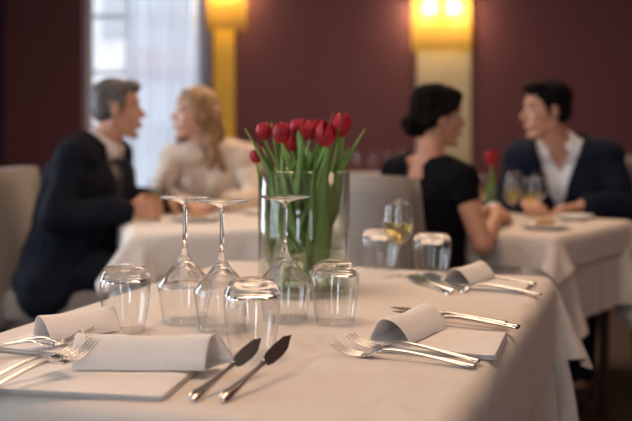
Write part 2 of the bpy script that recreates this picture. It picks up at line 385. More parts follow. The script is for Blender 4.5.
# ================================================================== TABLES
def drape(name, cx, cy, rz, L, Wd, ztop, hang, m, label, cat, seed=0, sp=.022, steps=150, side_off=.004, parent=None, amp=.010, flare=0, flare_far=False):
    rng = np.random.RandomState(seed)
    nx = int((L+2*hang)/sp)+1; ny = int((Wd+2*hang)/sp)+1
    xs = np.linspace(-(L/2+hang), L/2+hang, nx); ys = np.linspace(-(Wd/2+hang), Wd/2+hang, ny)
    X, Y = np.meshgrid(xs, ys, indexing='ij')
    P = np.stack([X, Y, np.full_like(X, ztop+.001)], -1)
    inside = (np.abs(X) <= L/2) & (np.abs(Y) <= Wd/2)
    ox = np.clip(np.abs(X)-L/2, 0, None); oy = np.clip(np.abs(Y)-Wd/2, 0, None)
    P[..., 2] -= .35*np.sqrt(ox**2+oy**2)
    ph = rng.rand(6)*6
    wob = amp*(np.sin(X*17+ph[0])+np.sin(Y*19+ph[1])+.7*np.sin((X+Y)*29+ph[2]))
    P[..., 0] += np.where(ox > 0, wob*np.sign(X), 0)*(ox/hang); P[..., 1] += np.where(oy > 0, wob*np.sign(Y), 0)*(oy/hang)
    Q = P.copy(); dx = xs[1]-xs[0]; dy = ys[1]-ys[0]; dd = math.hypot(dx, dy)
    def con(a, b, rest, k):
        d = b-a; l = np.sqrt((d*d).sum(-1, keepdims=True))+1e-9
        c = d*(.5*k*(l-rest)/l); a += c; b -= c
    hx, hy = L/2+side_off, Wd/2+side_off
    for st in range(steps):
        vel = (P-Q)*.955; Q = P.copy(); P = P+vel; P[..., 2] -= 9.8*(1/70)**2
        for it in range(9):
            for s in (0, 1):
                con(P[s:-1:2][:P[s+1::2].shape[0]], P[s+1::2], dx, 1.0)
                con(P[:, s:-1:2][:, :P[:, s+1::2].shape[1]], P[:, s+1::2], dy, 1.0)
                a = P[s:-1:2, :-1]; b = P[s+1::2, 1:]; con(a[:b.shape[0]], b, dd, .45)
                a = P[s:-1:2, 1:]; b = P[s+1::2, :-1]; con(a[:b.shape[0]], b, dd, .45)
            if it % 3 == 0:
                for s in (0, 1, 2, 3):
                    a = P[s:-2:4]; b = P[s+2::4]; n_ = min(len(a), len(b)); con(a[:n_], b[:n_], 2*dx, .22)
                    a = P[:, s:-2:4]; b = P[:, s+2::4]; n_ = min(a.shape[1], b.shape[1]); con(a[:, :n_], b[:, :n_], 2*dy, .22)
            x, y, z = P[..., 0], P[..., 1], P[..., 2]
            ax, ay = np.abs(x), np.abs(y)
            inn = (ax < hx) & (ay < hy) & (z < ztop)
            px_, py_, pz_ = hx-ax, hy-ay, ztop-z
            top = inn & (pz_ <= np.minimum(px_, py_)+.004) | (inn & inside)
            P[..., 2] = np.where(top, ztop, z)
            sx = inn & ~top & (px_ <= py_); sy = inn & ~top & (px_ > py_)
            P[..., 0] = np.where(sx, np.sign(x)*hx, x); P[..., 1] = np.where(sy, np.sign(y)*hy, y)
        P[inside, 0] = X[inside]; P[inside, 1] = Y[inside]
    c = np.clip(np.minimum(ox, oy)/hang, 0, 1)*(X > 0) if flare_far else np.clip(np.minimum(ox, oy)/hang, 0, 1)
    P[..., 0] += np.sign(X)*flare*.7*c; P[..., 1] += np.sign(Y)*flare*.7*c; P[..., 2] += flare*.45*c
    # very slight unevenness of the cloth on the top
    P[..., 2] += .0022*inside*(1+np.sin(X*13+Y*7+ph[3])*np.sin(Y*21-X*5+ph[4]))*.5
    me = bpy.data.meshes.new(name)
    idx = np.arange(nx*ny).reshape(nx, ny)
    f = np.stack([idx[:-1, :-1], idx[1:, :-1], idx[1:, 1:], idx[:-1, 1:]], -1).reshape(-1, 4)
    me.from_pydata(P.reshape(-1, 3).tolist(), [], f.tolist()); me.update()
    o = link(name, me, m); o.location = (cx, cy, 0); o.rotation_euler = (0, 0, rz)
    s = o.modifiers.new('so', 'SOLIDIFY'); s.thickness = .0012; s.offset = 1
    s = o.modifiers.new('d', 'SUBSURF'); s.levels = 1; s.render_levels = 1
    tag(o, label, cat); return o
def table(cx, cy, rz, L, Wd, h, label):
    t = empty('dining_table', (cx, cy, 0), rz, label, 'table')
    boxo('tabletop', (0, 0, h-.02), (L, Wd, .04), M['wood'], t, bev=.004)
    boxo('apron', (0, 0, h-.08), (L-.12, Wd-.12, .08), M['wood'], t)
    for sx in (-1, 1):
        for sy in (-1, 1):
            bm = bmesh.new()
            loft(bm, [(sx*(L/2-.07), sy*(Wd/2-.07), h-.04, .026, .026), (sx*(L/2-.07), sy*(Wd/2-.07), 0, .017, .017)], n=4)
            from_bm('leg', bm, M['wood'], t, smooth=False)
    return t
A = math.radians(20)       # front table: long side runs away from the camera, turned 20 degrees
FRZ = -A + PI/2
TOP = .75
table(-.052, 1.818, FRZ, 1.25, .84, TOP-.005, 'large laid table in the foreground, dark legs under its cloths')
drape('tablecloth', -.052, 1.818, FRZ, 1.25, .84, TOP-.0035, .30, M['linen2'], 'lower cream tablecloth showing below the overlay of the foreground table', 'tablecloth', 3)
drape('table_overlay', -.052, 1.818, FRZ, 1.262, .852, TOP-.0015, .175, M['linen2'], 'cream top cloth spread over the foreground table, corners flaring out', 'tablecloth', 5, side_off=.012, amp=.016, flare=.10, flare_far=True)
# left background table
LA = math.radians(14)
lc = V((-.625, 3.23)) + .40*V((math.cos(LA), math.sin(LA))) + .38*V((-math.sin(LA), math.cos(LA)))
table(lc.x, lc.y, LA, .78, .74, TOP-.005, 'table of the grey-haired man and the blond woman')
drape('tablecloth', lc.x, lc.y, LA, .80, .76, TOP-.002, .30, M['linen'], 'white cloth draped over the table of the grey-haired man and blond woman', 'tablecloth', 11, sp=.025, side_off=.01, amp=.012)
drape('table_overlay', lc.x, lc.y, LA, .812, .772, TOP-.0005, .15, M['linen'], 'white top cloth with flaring corners on the table of the grey-haired man', 'tablecloth', 13, sp=.022, side_off=.02, amp=.014, flare=.10)
# right background table
RA = math.atan2(.785, .62)
u = V((math.cos(RA), math.sin(RA))); v_ = V((-math.sin(RA), math.cos(RA)))
rc = V((.775, 3.08)) + .35*u + .325*v_
table(rc.x, rc.y, RA, .68, .63, TOP-.005, 'small table between the dark-haired woman and the dark-haired man')
drape('tablecloth', rc.x, rc.y, RA, .69, .64, TOP-.003, .27, M['linen2'], 'lower cloth with long hanging corner on the table at right', 'tablecloth', 21, sp=.024)
drape('table_overlay', rc.x, rc.y, RA, .70, .65, TOP-.001, .11, M['linen2'], 'short cream top cloth on the table at right', 'tablecloth', 23, sp=.022, side_off=.012, amp=.012, flare=.05)
# far table at the back wall
table(.22, 7.05, 0, 1.3, .7, TOP-.005, 'empty laid table far back between the vase and the woman in black')
drape('tablecloth', .22, 7.05, 0, 1.31, .71, TOP-.002, .45, M['linen'], 'white cloth on the far laid table behind the tulips', 'tablecloth', 31, sp=.035)

# ================================================================== CHAIRS
def chair(x, y, face, label, w=.46, hgt=.97, lean=.07):
    """face: direction the sitter looks, radians"""
    t = empty('dining_chair', (x, y, 0), face, label, 'chair')
    bm = bmesh.new(); box(bm, (0, 0, .425), (.46, w, .13), bev=.03, seg=3); from_bm('seat', bm, M['chair'], t, subd=1)
    bm = bmesh.new(); g = []
    n = 10
    for j in range(n+1):
        z = .34+(hgt-.34)*j/n; off = -.22-lean*(j/n)**1.3; th = .095-.03*j/n
        g.append((off, z, th))
    prev = None
    for k, (off, z, th) in enumerate(g):
        ww = w/2*(1 if k < n else .97)
        q = [bm.verts.new((off, -ww, z)), bm.verts.new((off, ww, z)), bm.verts.new((off-th, ww, z)), bm.verts.new((off-th, -ww, z))]
        if prev:
            for i in range(4): bm.faces.new([prev[i], prev[(i+1) % 4], q[(i+1) % 4], q[i]])
        else: bm.faces.new(q[::-1])
        prev = q
    bm.faces.new(prev)
    es = [e for e in bm.edges if e.calc_face_angle(0) > .7]
    bmesh.ops.bevel(bm, geom=es, offset=.016, segments=4, affect='EDGES', profile=.5)
    b = from_bm('backrest', bm, M['chair'], t)
    for sx in (-1, 1):
        for sy in (-1, 1):
            bm = bmesh.new(); kick = -.05 if sx < 0 else .0
            loft(bm, [(sx*.19-(.05 if sx < 0 else 0), sy*(w/2-.045), .37, .024, .024), (sx*.19+kick*2, sy*(w/2-.045), 0, .016, .016)], n=4)
            from_bm('leg', bm, M['wood'], t, smooth=False)
    return t
def ang(fx, fy): return math.atan2(fy, fx)
chair(-.93, 3.74, ang(.97, -.22), 'taupe upholstered chair behind the grey-haired man', w=.40, hgt=.94)
chair(-.45, 4.46, ang(-.2, -.97), 'taupe upholstered chair hidden behind the blond woman', hgt=.90)
chair(.45, 3.25, ang(.79, .61), 'taupe upholstered chair with its back to the camera behind the woman in black', w=.33, hgt=.95)
chair(1.20, 4.18, ang(-.30, -.95), 'taupe upholstered chair behind the dark-haired man, at the right edge', w=.50)

# ================================================================== PEOPLE
def frame(fw, up=(0, 0, 1)):
    """3x3: x forward, y left, z up"""
    f = V(fw).normalized(); l = V(up).cross(f).normalized(); z = f.cross(l)
    return Matrix((f, l, z)).transposed()
def hand_prims(wrist, d, pn, thumb, curl=.5, s=1.0, spread=.0195):
    """d direction of fingers, pn back-of-hand normal, thumb side vector"""
    d = V(d).normalized(); pn = V(pn); pn = (pn-d*pn.dot(d)).normalized(); lat = V(thumb); lat = (lat-d*lat.dot(d)-pn*lat.dot(pn)).normalized()
    w = V(wrist); pr = []
    for i in range(4):
        o = lat*(1.5-i)*spread*s
        pr.append(cap(w+d*.012*s+o*.6, .0145*s, w+d*.083*s+o, .0115*s))
    L = [.068, .078, .072, .055]
    for i in range(4):
        p = w+d*.085*s+lat*(1.5-i)*spread*s*1.08; a = .15; r = .0088*s
        for k, fr in enumerate((.42, .32, .26)):
            a += curl*(.55 if k == 0 else .75)*(1+.08*i)
            q = p+(d*math.cos(a)-pn*math.sin(a))*L[i]*fr*s; pr.append(cap(p, r, q, r*.92)); p = q; r *= .92
    p = w+d*.02*s+lat*.022*s; q = p+(d*.6+lat*.65-pn*.35).normalized()*.045*s; r_ = q+(d*.85+lat*.2-pn*.5).normalized()*.032*s; e = r_+(d*.9-lat*.1-pn*.4).normalized()*.025*s
    pr += [cap(p, .016*s, q, .0115*s), cap(q, .0115*s, r_, .0095*s), cap(r_, .0095*s, e, .008*s)]
    return pr
def head_prims(H, R, f=1):
    def P(x, y, z): return H + R @ V((x*f, y*f, z*f))
    def E(c, r): return ell(P(*c), tuple(a*f for a in r), R)
    pr = [E((-.012, 0, .035), (.094, .074, .078)), E((.022, 0, -.028), (.064, .060, .085)), E((.03, 0, .03), (.055, .058, .05))]
    for s in (-1, 1):
        pr += [cap(P(-.015, s*.047, -.055), .020*f, P(.052, s*.017, -.106), .016*f),
               E((.056, s*.036, -.028), (.021, .019, .02)), E((.066, s*.022, -.066), (.02, .02, .02)),
               E((-.008, s*.076, -.012), (.018, .008, .031)), E((.098, s*.010, -.037), (.010, .008, .007))]
    pr += [E((.066, 0, -.108), (.017, .022, .015)), E((.073, 0, .024), (.015, .048, .010)),
           cap(P(.080, 0, .008), .007*f, P(.104, 0, -.031), .0095*f), E((.082, 0, -.060), (.013, .024, .008)), E((.080, 0, -.075), (.013, .020, .008))]
    return pr
def face_parts(body, H, R, f, lip, hair_m, smile=False):
    def P(x, y, z): return H + R @ V((x*f, y*f, z*f))
    for s in (-1, 1):
        b = bmesh.new(); bmesh.ops.create_uvsphere(b, u_segments=14, v_segments=10, radius=.0115*f, matrix=Matrix.Translation(P(.0680, s*.031, .002)))
        e = from_bm('eye', b, M['eye'], body)
        b = bmesh.new(); bmesh.ops.create_uvsphere(b, u_segments=12, v_segments=8, radius=.0070*f, matrix=Matrix.Translation(P(.0752, s*.0315, .002)))
        from_bm('iris', b, M['iris'], e)
        b = bmesh.new(); tube(b, [P(.083, s*.014, .022), P(.082, s*.032, .029), P(.068, s*.050, .023)], .0042*f, .002*f, 6, 8)
        from_bm('eyebrow', b, hair_m, body)
    b = bmesh.new(); lift = .006 if smile else .001
    for dz in (.0, -.0085):
        tube(b, [P(.078, -.022, -.064+lift+dz*.2), P(.0905, -.009, -.0635+dz), P(.0905, .009, -.0635+dz), P(.078, .022, -.064+lift+dz*.2)], .0030*f, .0030*f, 8, 12)
    from_bm('lips', b, lip, body)
def torso_prims(pel, chest, shl, shr, lat, r, lw, extra=0, waist=None):
    pr = []; e = extra
    for s, sh in ((1, shl), (-1, shr)):
        a = V(pel)+V(lat)*s*lw; c = V(chest)+V(lat)*s*lw
        m_ = (a+c)/2
        wr = (waist if waist else r*.92)
        pr += [cap(a, r*1.02+e, m_, wr+e), cap(m_, wr+e, c, r+e), cap(c, r*.92+e, V(sh)*.72+V(chest)*.28+V((0, 0, .02)), .055+e)]
        pr += [cap(V(sh)*.3+(V(shl)+V(shr))*.35+V((0, 0, .03)), .05+e, V(sh), .052+e)]
    return pr
def arm_prims(sh, el, wr, r=(.05, .04, .028), e=0):
    return [cap(sh, r[0]+e, el, r[1]+e), cap(el, r[1]+e, wr, r[2]+e)]

def person(name, label, J, skin, cl):
    t = J['pel']; root = empty('person', (t[0], t[1], 0), 0, label, 'person')
    off = V((-t[0], -t[1], 0))
    g = lambda k: V(J[k]) + off
    fw = V((*J['face_t'], 0)).normalized(); lat = V((-fw.y, fw.x, 0))
    pel, chest, neck, H = g('pel'), g('chest'), g('neck'), g('head')
    R = frame(J['face_h'], J.get('up', (0, 0, 1)))
    shl, shr = g('shl'), g('shr'); fem = J.get('fem', False); f = J.get('hs', .93 if fem else 1)
    r, lw = (.098, .055) if fem else (.118, .072)
    nb = H + R @ V((-.022, 0, -.075))
    body = [cap(nb, .052*(.86 if fem else 1.08), neck, .055*(.88 if fem else 1.1)), cap(neck, .055, V(chest)+V((0, 0, .05)), .08)]
    body += head_prims(H, R, f)
    body += torso_prims(pel, chest, shl, shr, lat, r, lw, 0, .08 if fem else None)
    ar = (.040, .034, .023) if fem else (.05, .042, .028)
    for s in 'lr':
        sh, el, wr = g('sh'+s), g('el'+s), g('wr'+s)
        body += arm_prims(sh, el, wr, ar)
        d, pn, th, cu = J['hand'+s]
        body += hand_prims(wr, d, pn, th, cu, .92 if fem else 1.02)
        kn, an = g('kn'+s), g('an'+s); hp = pel + lat*(.09 if s == 'l' else -.09)
        body += [cap(hp, .085, kn, .055), cap(kn, .055, an, .035), cap(an, .030, an+fw*.15-V((0, 0, .045)), .024)]
    B = blob('body', body, .0048, skin, root, sm=2)
    face_parts(B, H, R, f, M['lips_r'] if fem else M['lips'], cl['hair_m'], J.get('smile'))
    # hair
    def P(x, y, z): return H + R @ V((x*f, y*f, z*f))
    def E(c, rr): return ell(P(*c), tuple(a*f for a in rr), R)
    Ri = R.inverted()
    cl['hair'](P, E, B, Ri, H, f)
    # clothes
    cl['clothes'](root, g, fw, lat, r, lw, ar, pel, chest, neck, R, H)
    # lower half
    tp = []
    for s in 'lr':
        kn, an = g('kn'+s), g('an'+s); hp = pel + lat*(.09 if s == 'l' else -.09)
        tp += [cap(hp, .097, kn, .068), cap(kn, .066, an+V((0, 0, .03)), .05)]
    if not fem or cl.get('trousers', True):
        tp += [cap(pel+lat*.05, .125, pel-lat*.05, .125)]
        blob('trousers', tp, .010, cl.get('tm', M['sock']), root)
    for s in 'lr':
        an = g('an'+s)
        blob('shoe', [cap(an+V((0, 0, -.035))-fw*.02, .046, an+fw*.17-V((0, 0, .048)), .038)], .008, M['shoe'], root)
    return root
def hair_noise(sc, amp):
    def d(co, n): return n*(noise.noise(V((co.x*sc, co.y*sc, co.z*sc*.35)))*amp)
    return d

def suit(jm, sm, tie=None, vdepth=.22, vw=.072, gap=.18):
    def go(root, g, fw, lat, r, lw, ar, pel, chest, neck, R, H):
        shl, shr = g('shl'), g('shr'); mid = (shl+shr)/2
        sh = torso_prims(pel, chest, shl, shr, lat, r, lw, .010)
        sh += [cap(neck+V((0, 0, -.015)), .066, mid+V((0, 0, .02)), .075)]
        def scut(co):
            ll = abs((co-mid).dot(lat)); return (co-mid).dot(fw) > .0 and ll < .5*(co.z-(mid.z-.05)) and gap > .3
        blob('shirt', sh, .009, sm, root, cut=scut)
        # collar: a ring of cloth standing round the neck, open in front
        bm = bmesh.new(); n = 28; rows = []
        ax = (H + R @ V((-.022, 0, -.075))) - neck; ax = ax.normalized()
        fx = (fw-ax*fw.dot(ax)).normalized(); ly = ax.cross(fx)
        for hh, rr in ((-.028, .074), (0, .069), (.026, .064), (.03, .069), (.0, .078), (-.012, .084)):
            row = []
            for i in range(n+1):
                a = -PI+gap + (2*PI-2*gap)*i/n
                k = abs(a)/PI
                row.append(bm.verts.new(neck + ax*(hh+.012-.012*k*0) + (-fx*math.cos(a)*rr*1.0 + ly*math.sin(a)*rr) + fx*.006 - V((0, 0, 1))*(.018*k**3)))
            rows.append(row)
        for a, b in zip(rows, rows[1:]):
            for i in range(n): bm.faces.new([a[i], a[i+1], b[i+1], b[i]])
        from_bm('collar', bm, sm, root, solid=.003)
        jk = torso_prims(pel+V((0, 0, -.02)), chest, shl, shr, lat, r, lw, .024) + [cap(pel+lat*.09-V((0, 0, .04)), .142, pel-lat*.09-V((0, 0, .06)), .150)]
        for s in 'lr': jk += arm_prims(g('sh'+s), g('el'+s), g('wr'+s)-(g('wr'+s)-g('el'+s)).normalized()*.03, (.058, .050, .040), .006)
        ztop = mid.z+.09; zb = ztop-vdepth-.09; c0 = (mid+chest)/2
        def cut(co):
            rel = co-c0; ff = rel.dot(fw); ll = abs(rel.dot(lat))
            # neck hole
            if (co-neck).cross(ax).length < .074 and co.z > mid.z+.005: return True
            return ff > 0 and zb < co.z and ll < vw*(co.z-zb)/(ztop-zb)
        blob('jacket', jk, .008, jm, root, cut=cut, solid=.006, disp=lambda co, n: n*(noise.noise(co*14)*.010+noise.noise(co*30)*.004))
        for s in 'lr':
            w = g('wr'+s); d = (w-g('el'+s)).normalized()
            blob('shirt_cuff', [cap(w-d*.045, .033, w-d*.012, .032)], .005, sm, root, solid=0)
        if tie:
            p0 = neck+fx*.070+V((0, 0, -.03)); p1 = chest+fw*(r+.024)+V((0, 0, .03)); p2 = chest*.55+pel*.45+fw*(r+.02)
            bm = bmesh.new(); loft(bm, [(*p, w, .006) for p, w in ((p0, .018), (p0*.85+p1*.15, .012), (p1, .026), (p2, .034))], lat, 10)
            bmesh.ops.create_uvsphere(bm, u_segments=12, v_segments=8, radius=.016, matrix=Matrix.Translation(p0) @ Matrix.Diagonal((1, 1, 1.1, 1)))
            from_bm('necktie', bm, tie, root)
    return go
# --- grey-haired man, left
def hair_m1(P, E, B, Ri, H, f):
    pr = [E((-.018, 0, .048), (.094, .078, .074)), E((-.045, 0, .012), (.060, .075, .074)), E((.045, 0, .084), (.046, .055, .028)), E((.078, .006, .082), (.016, .04, .016))]
    for s in (-1, 1): pr += [cap(P(.02, s*.072, .03), .012, P(.012, s*.073, -.012), .008)]
    def cut(co):
        q = Ri @ (co-H); return q.z < .04 and q.x > .03 or (q.x > -.02 and abs(q.y) < .060 and q.z < .06) or q.z < -.075
    blob('hair', pr, .006, M['hair_grey'], B, cut=None, disp=hair_noise(60, .006))
def hair_m2(P, E, B, Ri, H, f):
    pr = [E((-.024, 0, .052), (.100, .083, .080)), E((-.055, 0, .010), (.060, .078, .078)), E((.040, 0, .090), (.056, .060, .032))]
    for s in (-1, 1): pr += [cap(P(.022, s*.073, .03), .013, P(.014, s*.074, -.018), .008)]
    blob('hair', pr, .006, M['hair_black'], B, disp=hair_noise(55, .006))
def hair_w1(P, E, B, Ri, H, f):
    # long wavy blond hair to the shoulders, parted
    pr = [E((-.022, 0, .052), (.102, .088, .082)), E((-.055, 0, 0), (.066, .086, .095))]
    rnd = random.Random(4)
    for s in (-1, 1):
        for k in range(4 if s > 0 else 7):
            x = -.088+.017*k; y = s*(.072+.006*math.sin(k*2)); pts = []
            L = .20 + rnd.random()*.07
            prev = P(x, y*.98, .03); rr = .022
            for j in range(1, 8):
                z = .03-L*j/7*1.15
                q = P(x+.014*math.sin(j*1.5+k)+(-.05 if s > 0 else .03)*j/7, y+s*(.018*math.sin(j*1.1+k*.8)+.012*j/7), z)
                pr.append(cap(prev, rr, q, rr*.93)); prev = q; rr *= .94
        pr += [cap(P(.050, s*.028, .098), .014, P(.040, s*.070, .045), .015), cap(P(.040, s*.070, .045), .015, P(-.005, s*.084, -.03), .018)]
    for k in range(6):
        y = -.06+.024*k; prev = P(-.09, y, .02)
        for j in range(1, 7):
            q = P(-.095-.008*math.sin(j*1.4+k), y*1.15+.01*math.sin(j+k*2), .02-.038*j); pr.append(cap(prev, .026, q, .024)); prev = q
    blob('hair', pr, .006, M['hair_blond'], B, disp=hair_noise(50, .012), sm=2)
def hair_w2(P, E, B, Ri, H, f):
    # dark hair drawn back into a low loose bun
    pr = [E((-.020, 0, .052), (.104, .086, .084)), E((-.06, 0, .015), (.066, .080, .078)), E((.040, 0, .082), (.060, .062, .038))]
    for s in (-1, 1): pr += [cap(P(.056, s*.05, .06), .018, P(.005, s*.078, .02), .017), cap(P(.0, s*.078, .02), .016, P(-.06, s*.07, -.02), .02)]
    H1 = blob('hair', pr, .006, M['hair_dark'], B, disp=hair_noise(50, .008))
    b = [E((-.118, 0, -.036), (.036, .040, .040)), E((-.112, .018, -.018), (.028, .028, .026)), E((-.122, -.016, -.048), (.026, .026, .026)), E((-.088, 0, -.06), (.036, .033, .022))]
    blob('hair_bun', b, .005, M['hair_dark'], H1, disp=hair_noise(80, .012))
table_z = TOP+.002
person('person', 'grey-haired man in a dark navy suit in profile, smiling, holding a wine glass', dict(
    pel=(-.985, 3.74, .56), chest=(-.90, 3.74, .88), neck=(-.845, 3.75, 1.035), head=(-.785, 3.76, 1.18), face_t=(.97, -.22), face_h=(.97, .20, .02),
    shl=(-.835, 3.925, .985), shr=(-.905, 3.575, .985), ell=(-.80, 3.99, .80), elr=(-.955, 3.47, .775), wrl=(-.60, 3.90, .80), wrr=(-.695, 3.55, .795),
    handl=((.9, -.4, -.05), (0, 0, 1), (.3, -1, 0), .35), handr=((.95, .25, .05), (.25, -.9, .35), (0, 0, 1), .75),
    knl=(-.56, 3.80, .54), knr=(-.58, 3.60, .54), anl=(-.56, 3.80, .10), anr=(-.60, 3.60, .10), smile=True),
    M['skin'], dict(hair=hair_m1, hair_m=M['hair_grey'], clothes=suit(M['navy2'], M['shirt2'], M['tie']), tm=M['navy2']))
def sweater(root, g, fw, lat, r, lw, ar, pel, chest, neck, R, H):
    shl, shr = g('shl'), g('shr')
    pr = torso_prims(pel, chest, shl, shr, lat, r, lw, .018, .09)
    for s in 'lr':
        pr += arm_prims(g('sh'+s), g('el'+s), g('wr'+s)-(g('wr'+s)-g('el'+s)).normalized()*.01, (.046, .043, .032), .004)
        pr += [ell(chest+fw*.075+lat*(.05 if s == 'l' else -.05)-V((0, 0, .01)), (.05, .05, .055))]
    def cut(co): return (co-neck).cross(V((0, 0, 1))).length < .075 and co.z > (shl.z+shr.z)/2+.0
    blob('sweater', pr, .008, M['knit'], root, cut=cut, solid=.006, disp=lambda co, n: n*(noise.noise(co*16)*.012))
person('person', 'smiling woman with long blond wavy hair in a beige knit sweater', dict(fem=True, smile=True,
    pel=(-.45, 4.36, .56), chest=(-.47, 4.30, .86), neck=(-.475, 4.27, 1.00), head=(-.545, 4.22, 1.165), face_t=(-.2, -.98), face_h=(-.86, -.50, .10),
    shl=(-.315, 4.235, .955), shr=(-.635, 4.275, .955), ell=(-.265, 4.12, .79), elr=(-.70, 4.16, .79), wrl=(-.36, 3.95, .79), wrr=(-.56, 3.96, .79),
    handl=((-.9, -.3, -.05), (0, 0, 1), (-.3, .9, 0), .5), handr=((.9, -.4, -.05), (0, 0, 1), (.4, .9, 0), .5),
    knl=(-.36, 3.92, .54), knr=(-.56, 3.92, .54), anl=(-.36, 3.92, .10), anr=(-.56, 3.92, .10)),
    M['skin_f'], dict(hair=hair_w1, hair_m=M['hair_blond'], clothes=sweater, tm=M['sock']))
def dress(root, g, fw, lat, r, lw, ar, pel, chest, neck, R, H):
    shl, shr = g('shl'), g('shr')
    pr = torso_prims(pel, chest, shl, shr, lat, r, lw, .012, .088)
    for s in 'lr':
        sh, el = g('sh'+s), g('el'+s)
        pr += [cap(sh, .052, sh+(el-sh)*.22, .048), ell(chest+fw*.075+lat*(.05 if s == 'l' else -.05)-V((0, 0, .01)), (.05, .05, .055))]
        kn = g('kn'+s); hp = pel + lat*(.09 if s == 'l' else -.09); pr += [cap(hp, .10, kn, .075)]
    pr += [cap(pel+lat*.05, .118, pel-lat*.05, .118)]
    c = neck-V((0, 0, .02))
    def cut(co):
        rel = co-c; q = V((rel.dot(fw)*.9, rel.dot(lat)*.72, 0)).length
        return q < .066 and co.z > (shl.z+shr.z)/2-.01
    blob('dress', pr, .008, M['black'], root, cut=cut, solid=.005, disp=lambda co, n: n*(noise.noise(co*14)*.008))
person('person', 'dark-haired woman with a low bun in a short-sleeved black dress, seen from behind', dict(fem=True,
    hs=.88, pel=(.365, 3.305, .55), chest=(.385, 3.325, .835), neck=(.398, 3.335, .985), head=(.434, 3.36, 1.143), face_t=(.79, .61), face_h=(.97, .14, -.02),
    shl=(.300, 3.445, .935), shr=(.485, 3.205, .925), ell=(.40, 3.56, .80), elr=(.545, 3.10, .72), wrl=(.61, 3.53, .795), wrr=(.638, 3.355, .79),
    handl=((.9, -.3, .05), (0, 0, 1), (0, -1, 0), .7), handr=((.45, .85, .15), (.5, -.4, .7), (-.3, .2, 1), .7),
    knl=(.62, 3.58, .52), knr=(.74, 3.40, .52), anl=(.66, 3.60, .10), anr=(.76, 3.42, .10)),
    M['skin_w'], dict(hair=hair_w2, hair_m=M['hair_dark'], clothes=dress, trousers=False))
person('person', 'dark-haired man in a navy jacket and open white shirt, leaning on the right table', dict(smile=True,
    pel=(1.10, 4.18, .56), chest=(1.07, 4.10, .86), neck=(1.045, 4.06, 1.02), head=(.968, 4.02, 1.178), face_t=(-.45, -.9), face_h=(-.96, -.22, 0),
    shl=(1.215, 3.99, .97), shr=(.89, 4.12, .97), ell=(1.262, 3.88, .775), elr=(.83, 4.07, .80), wrl=(1.065, 3.79, .79), wrr=(.86, 3.86, .80),
    handl=((-.92, .0, -.1), (0, 0, 1), (-.2, .9, 0), .55), handr=((.0, -.9, -.05), (0, 0, 1), (1, -.1, 0), .5),
    knl=(1.05, 3.72, .54), knr=(.87, 3.78, .54), anl=(1.05, 3.76, .10), anr=(.87, 3.80, .10)),
    M['skin'], dict(hair=hair_m2, hair_m=M['hair_black'], clothes=suit(M['navy'], M['shirt'], None, .24, .095, .62), tm=M['navy']))

# ================================================================== GLASSWARE
def glass_wall(outer, t):
    """outer profile from foot end to rim; returns closed profile with inner wall t"""
    return outer
def refract_above(o, z0):
    # thin-walled sides below z0, solid refracting glass above
    o.data.materials.clear(); o.data.materials.append(M['tglass']); o.data.materials.append(M['glass'])
    for p in o.data.polygons: p.material_index = 1 if p.center.z > z0 else 0
def tumbler(loc, label, h=.115, r=.0445, s=1.0, m=None, rz=0):
    # standing upside down: rim on the cloth, thick base up
    o = [(.034, 0), (.0365, .012), (.0405, .035), (.0435, .060), (.0445, .078), (.0435, .092), (.0395, .103), (.033, .110), (.025, .1125), (.015, .1105), (0, .1095)]
    i = [(0, .0985), (.018, .0985), (.028, .0975), (.0352, .0935), (.0400, .087), (.0426, .077), (.0418, .060), (.0388, .035), (.0348, .012), (.0326, .0005)]
    k = r/.0445; kz = h/.1125
    prof = [(0, .1095)]+o[::-1][1:]+i[::-1]
    ob = from_bm('tumbler', lathe([(a*k, b*kz) for a, b in prof], 64, False), M['glass'])
    refract_above(ob, .088*kz)
    ob.location = loc; return tag(ob, label, 'glass')
tumbler((-.335, 1.668, TOP), 'upside-down tumbler at the left of the glasses, beside the napkin roll')
tumbler((-.100, 1.481, TOP), 'upside-down tumbler nearest the camera, behind the two fish knives', h=.122)
tumbler((.035, 1.736, TOP), 'upside-down tumbler at the right of the glasses, in front of the vase', h=.1135)
tumbler((.282, 2.311, TOP), 'upside-down tumbler at the far right end beside the blurred cutlery', h=.1, r=.047)
tumbler((.160, 2.375, TOP), 'upside-down tumbler behind the upright white wine glass', h=.103, r=.047)

def wine_glass_down(loc, label, h=.23):
    t = empty('wine_glass', loc, random.random(), label, 'glass', None)
    # profile measured from the rim (z=0 on the cloth) to the foot on top
    o = [(.0405, 0), (.0435, .022), (.0468, .045), (.0490, .062), (.0497, .068), (.0490, .0725), (.040, .084), (.027, .099), (.015, .1125), (.0085, .1225), (.0055, .132), (.0042, .142)]
    i = [(.0385, .0006), (.0420, .022), (.0453, .045), (.0474, .062), (.0476, .067), (.0465, .0705), (.038, .0815), (.0255, .0955), (.0125, .1090), (.006, .1135), (0, .1145)]
    prof = [(0, .142)]+o[::-1]+i
    refract_above(from_bm('bowl', lathe(prof, 64, False), M['glass'], t), .066)
    from_bm('stem', lathe([(0, .1422), (.0040, .1422), (.0036, .165), (.0037, .205), (.0050, .2165), (0, .2165)], 24, False), M['glass'], t)
    from_bm('foot', lathe([(0, .2167), (.0052, .2167), (.012, .2205), (.026, .2245), (.0455, .2272), (.0465, .2285), (.0455, .2298), (.02, .2300), (0, .2300)], 64, False), M['glass'], t)
    return t
G = 'upside-down wine glasses'
wine_glass_down((-.241, 1.745, TOP), 'upside-down wine glass, left one of the pair behind the napkin roll')
wine_glass_down((-.166, 1.676, TOP), 'upside-down wine glass, right one of the pair, close behind the nearest tumbler')
wine_glass_down((-.0575, 1.763, TOP), 'upside-down wine glass standing in front of the tulip vase')
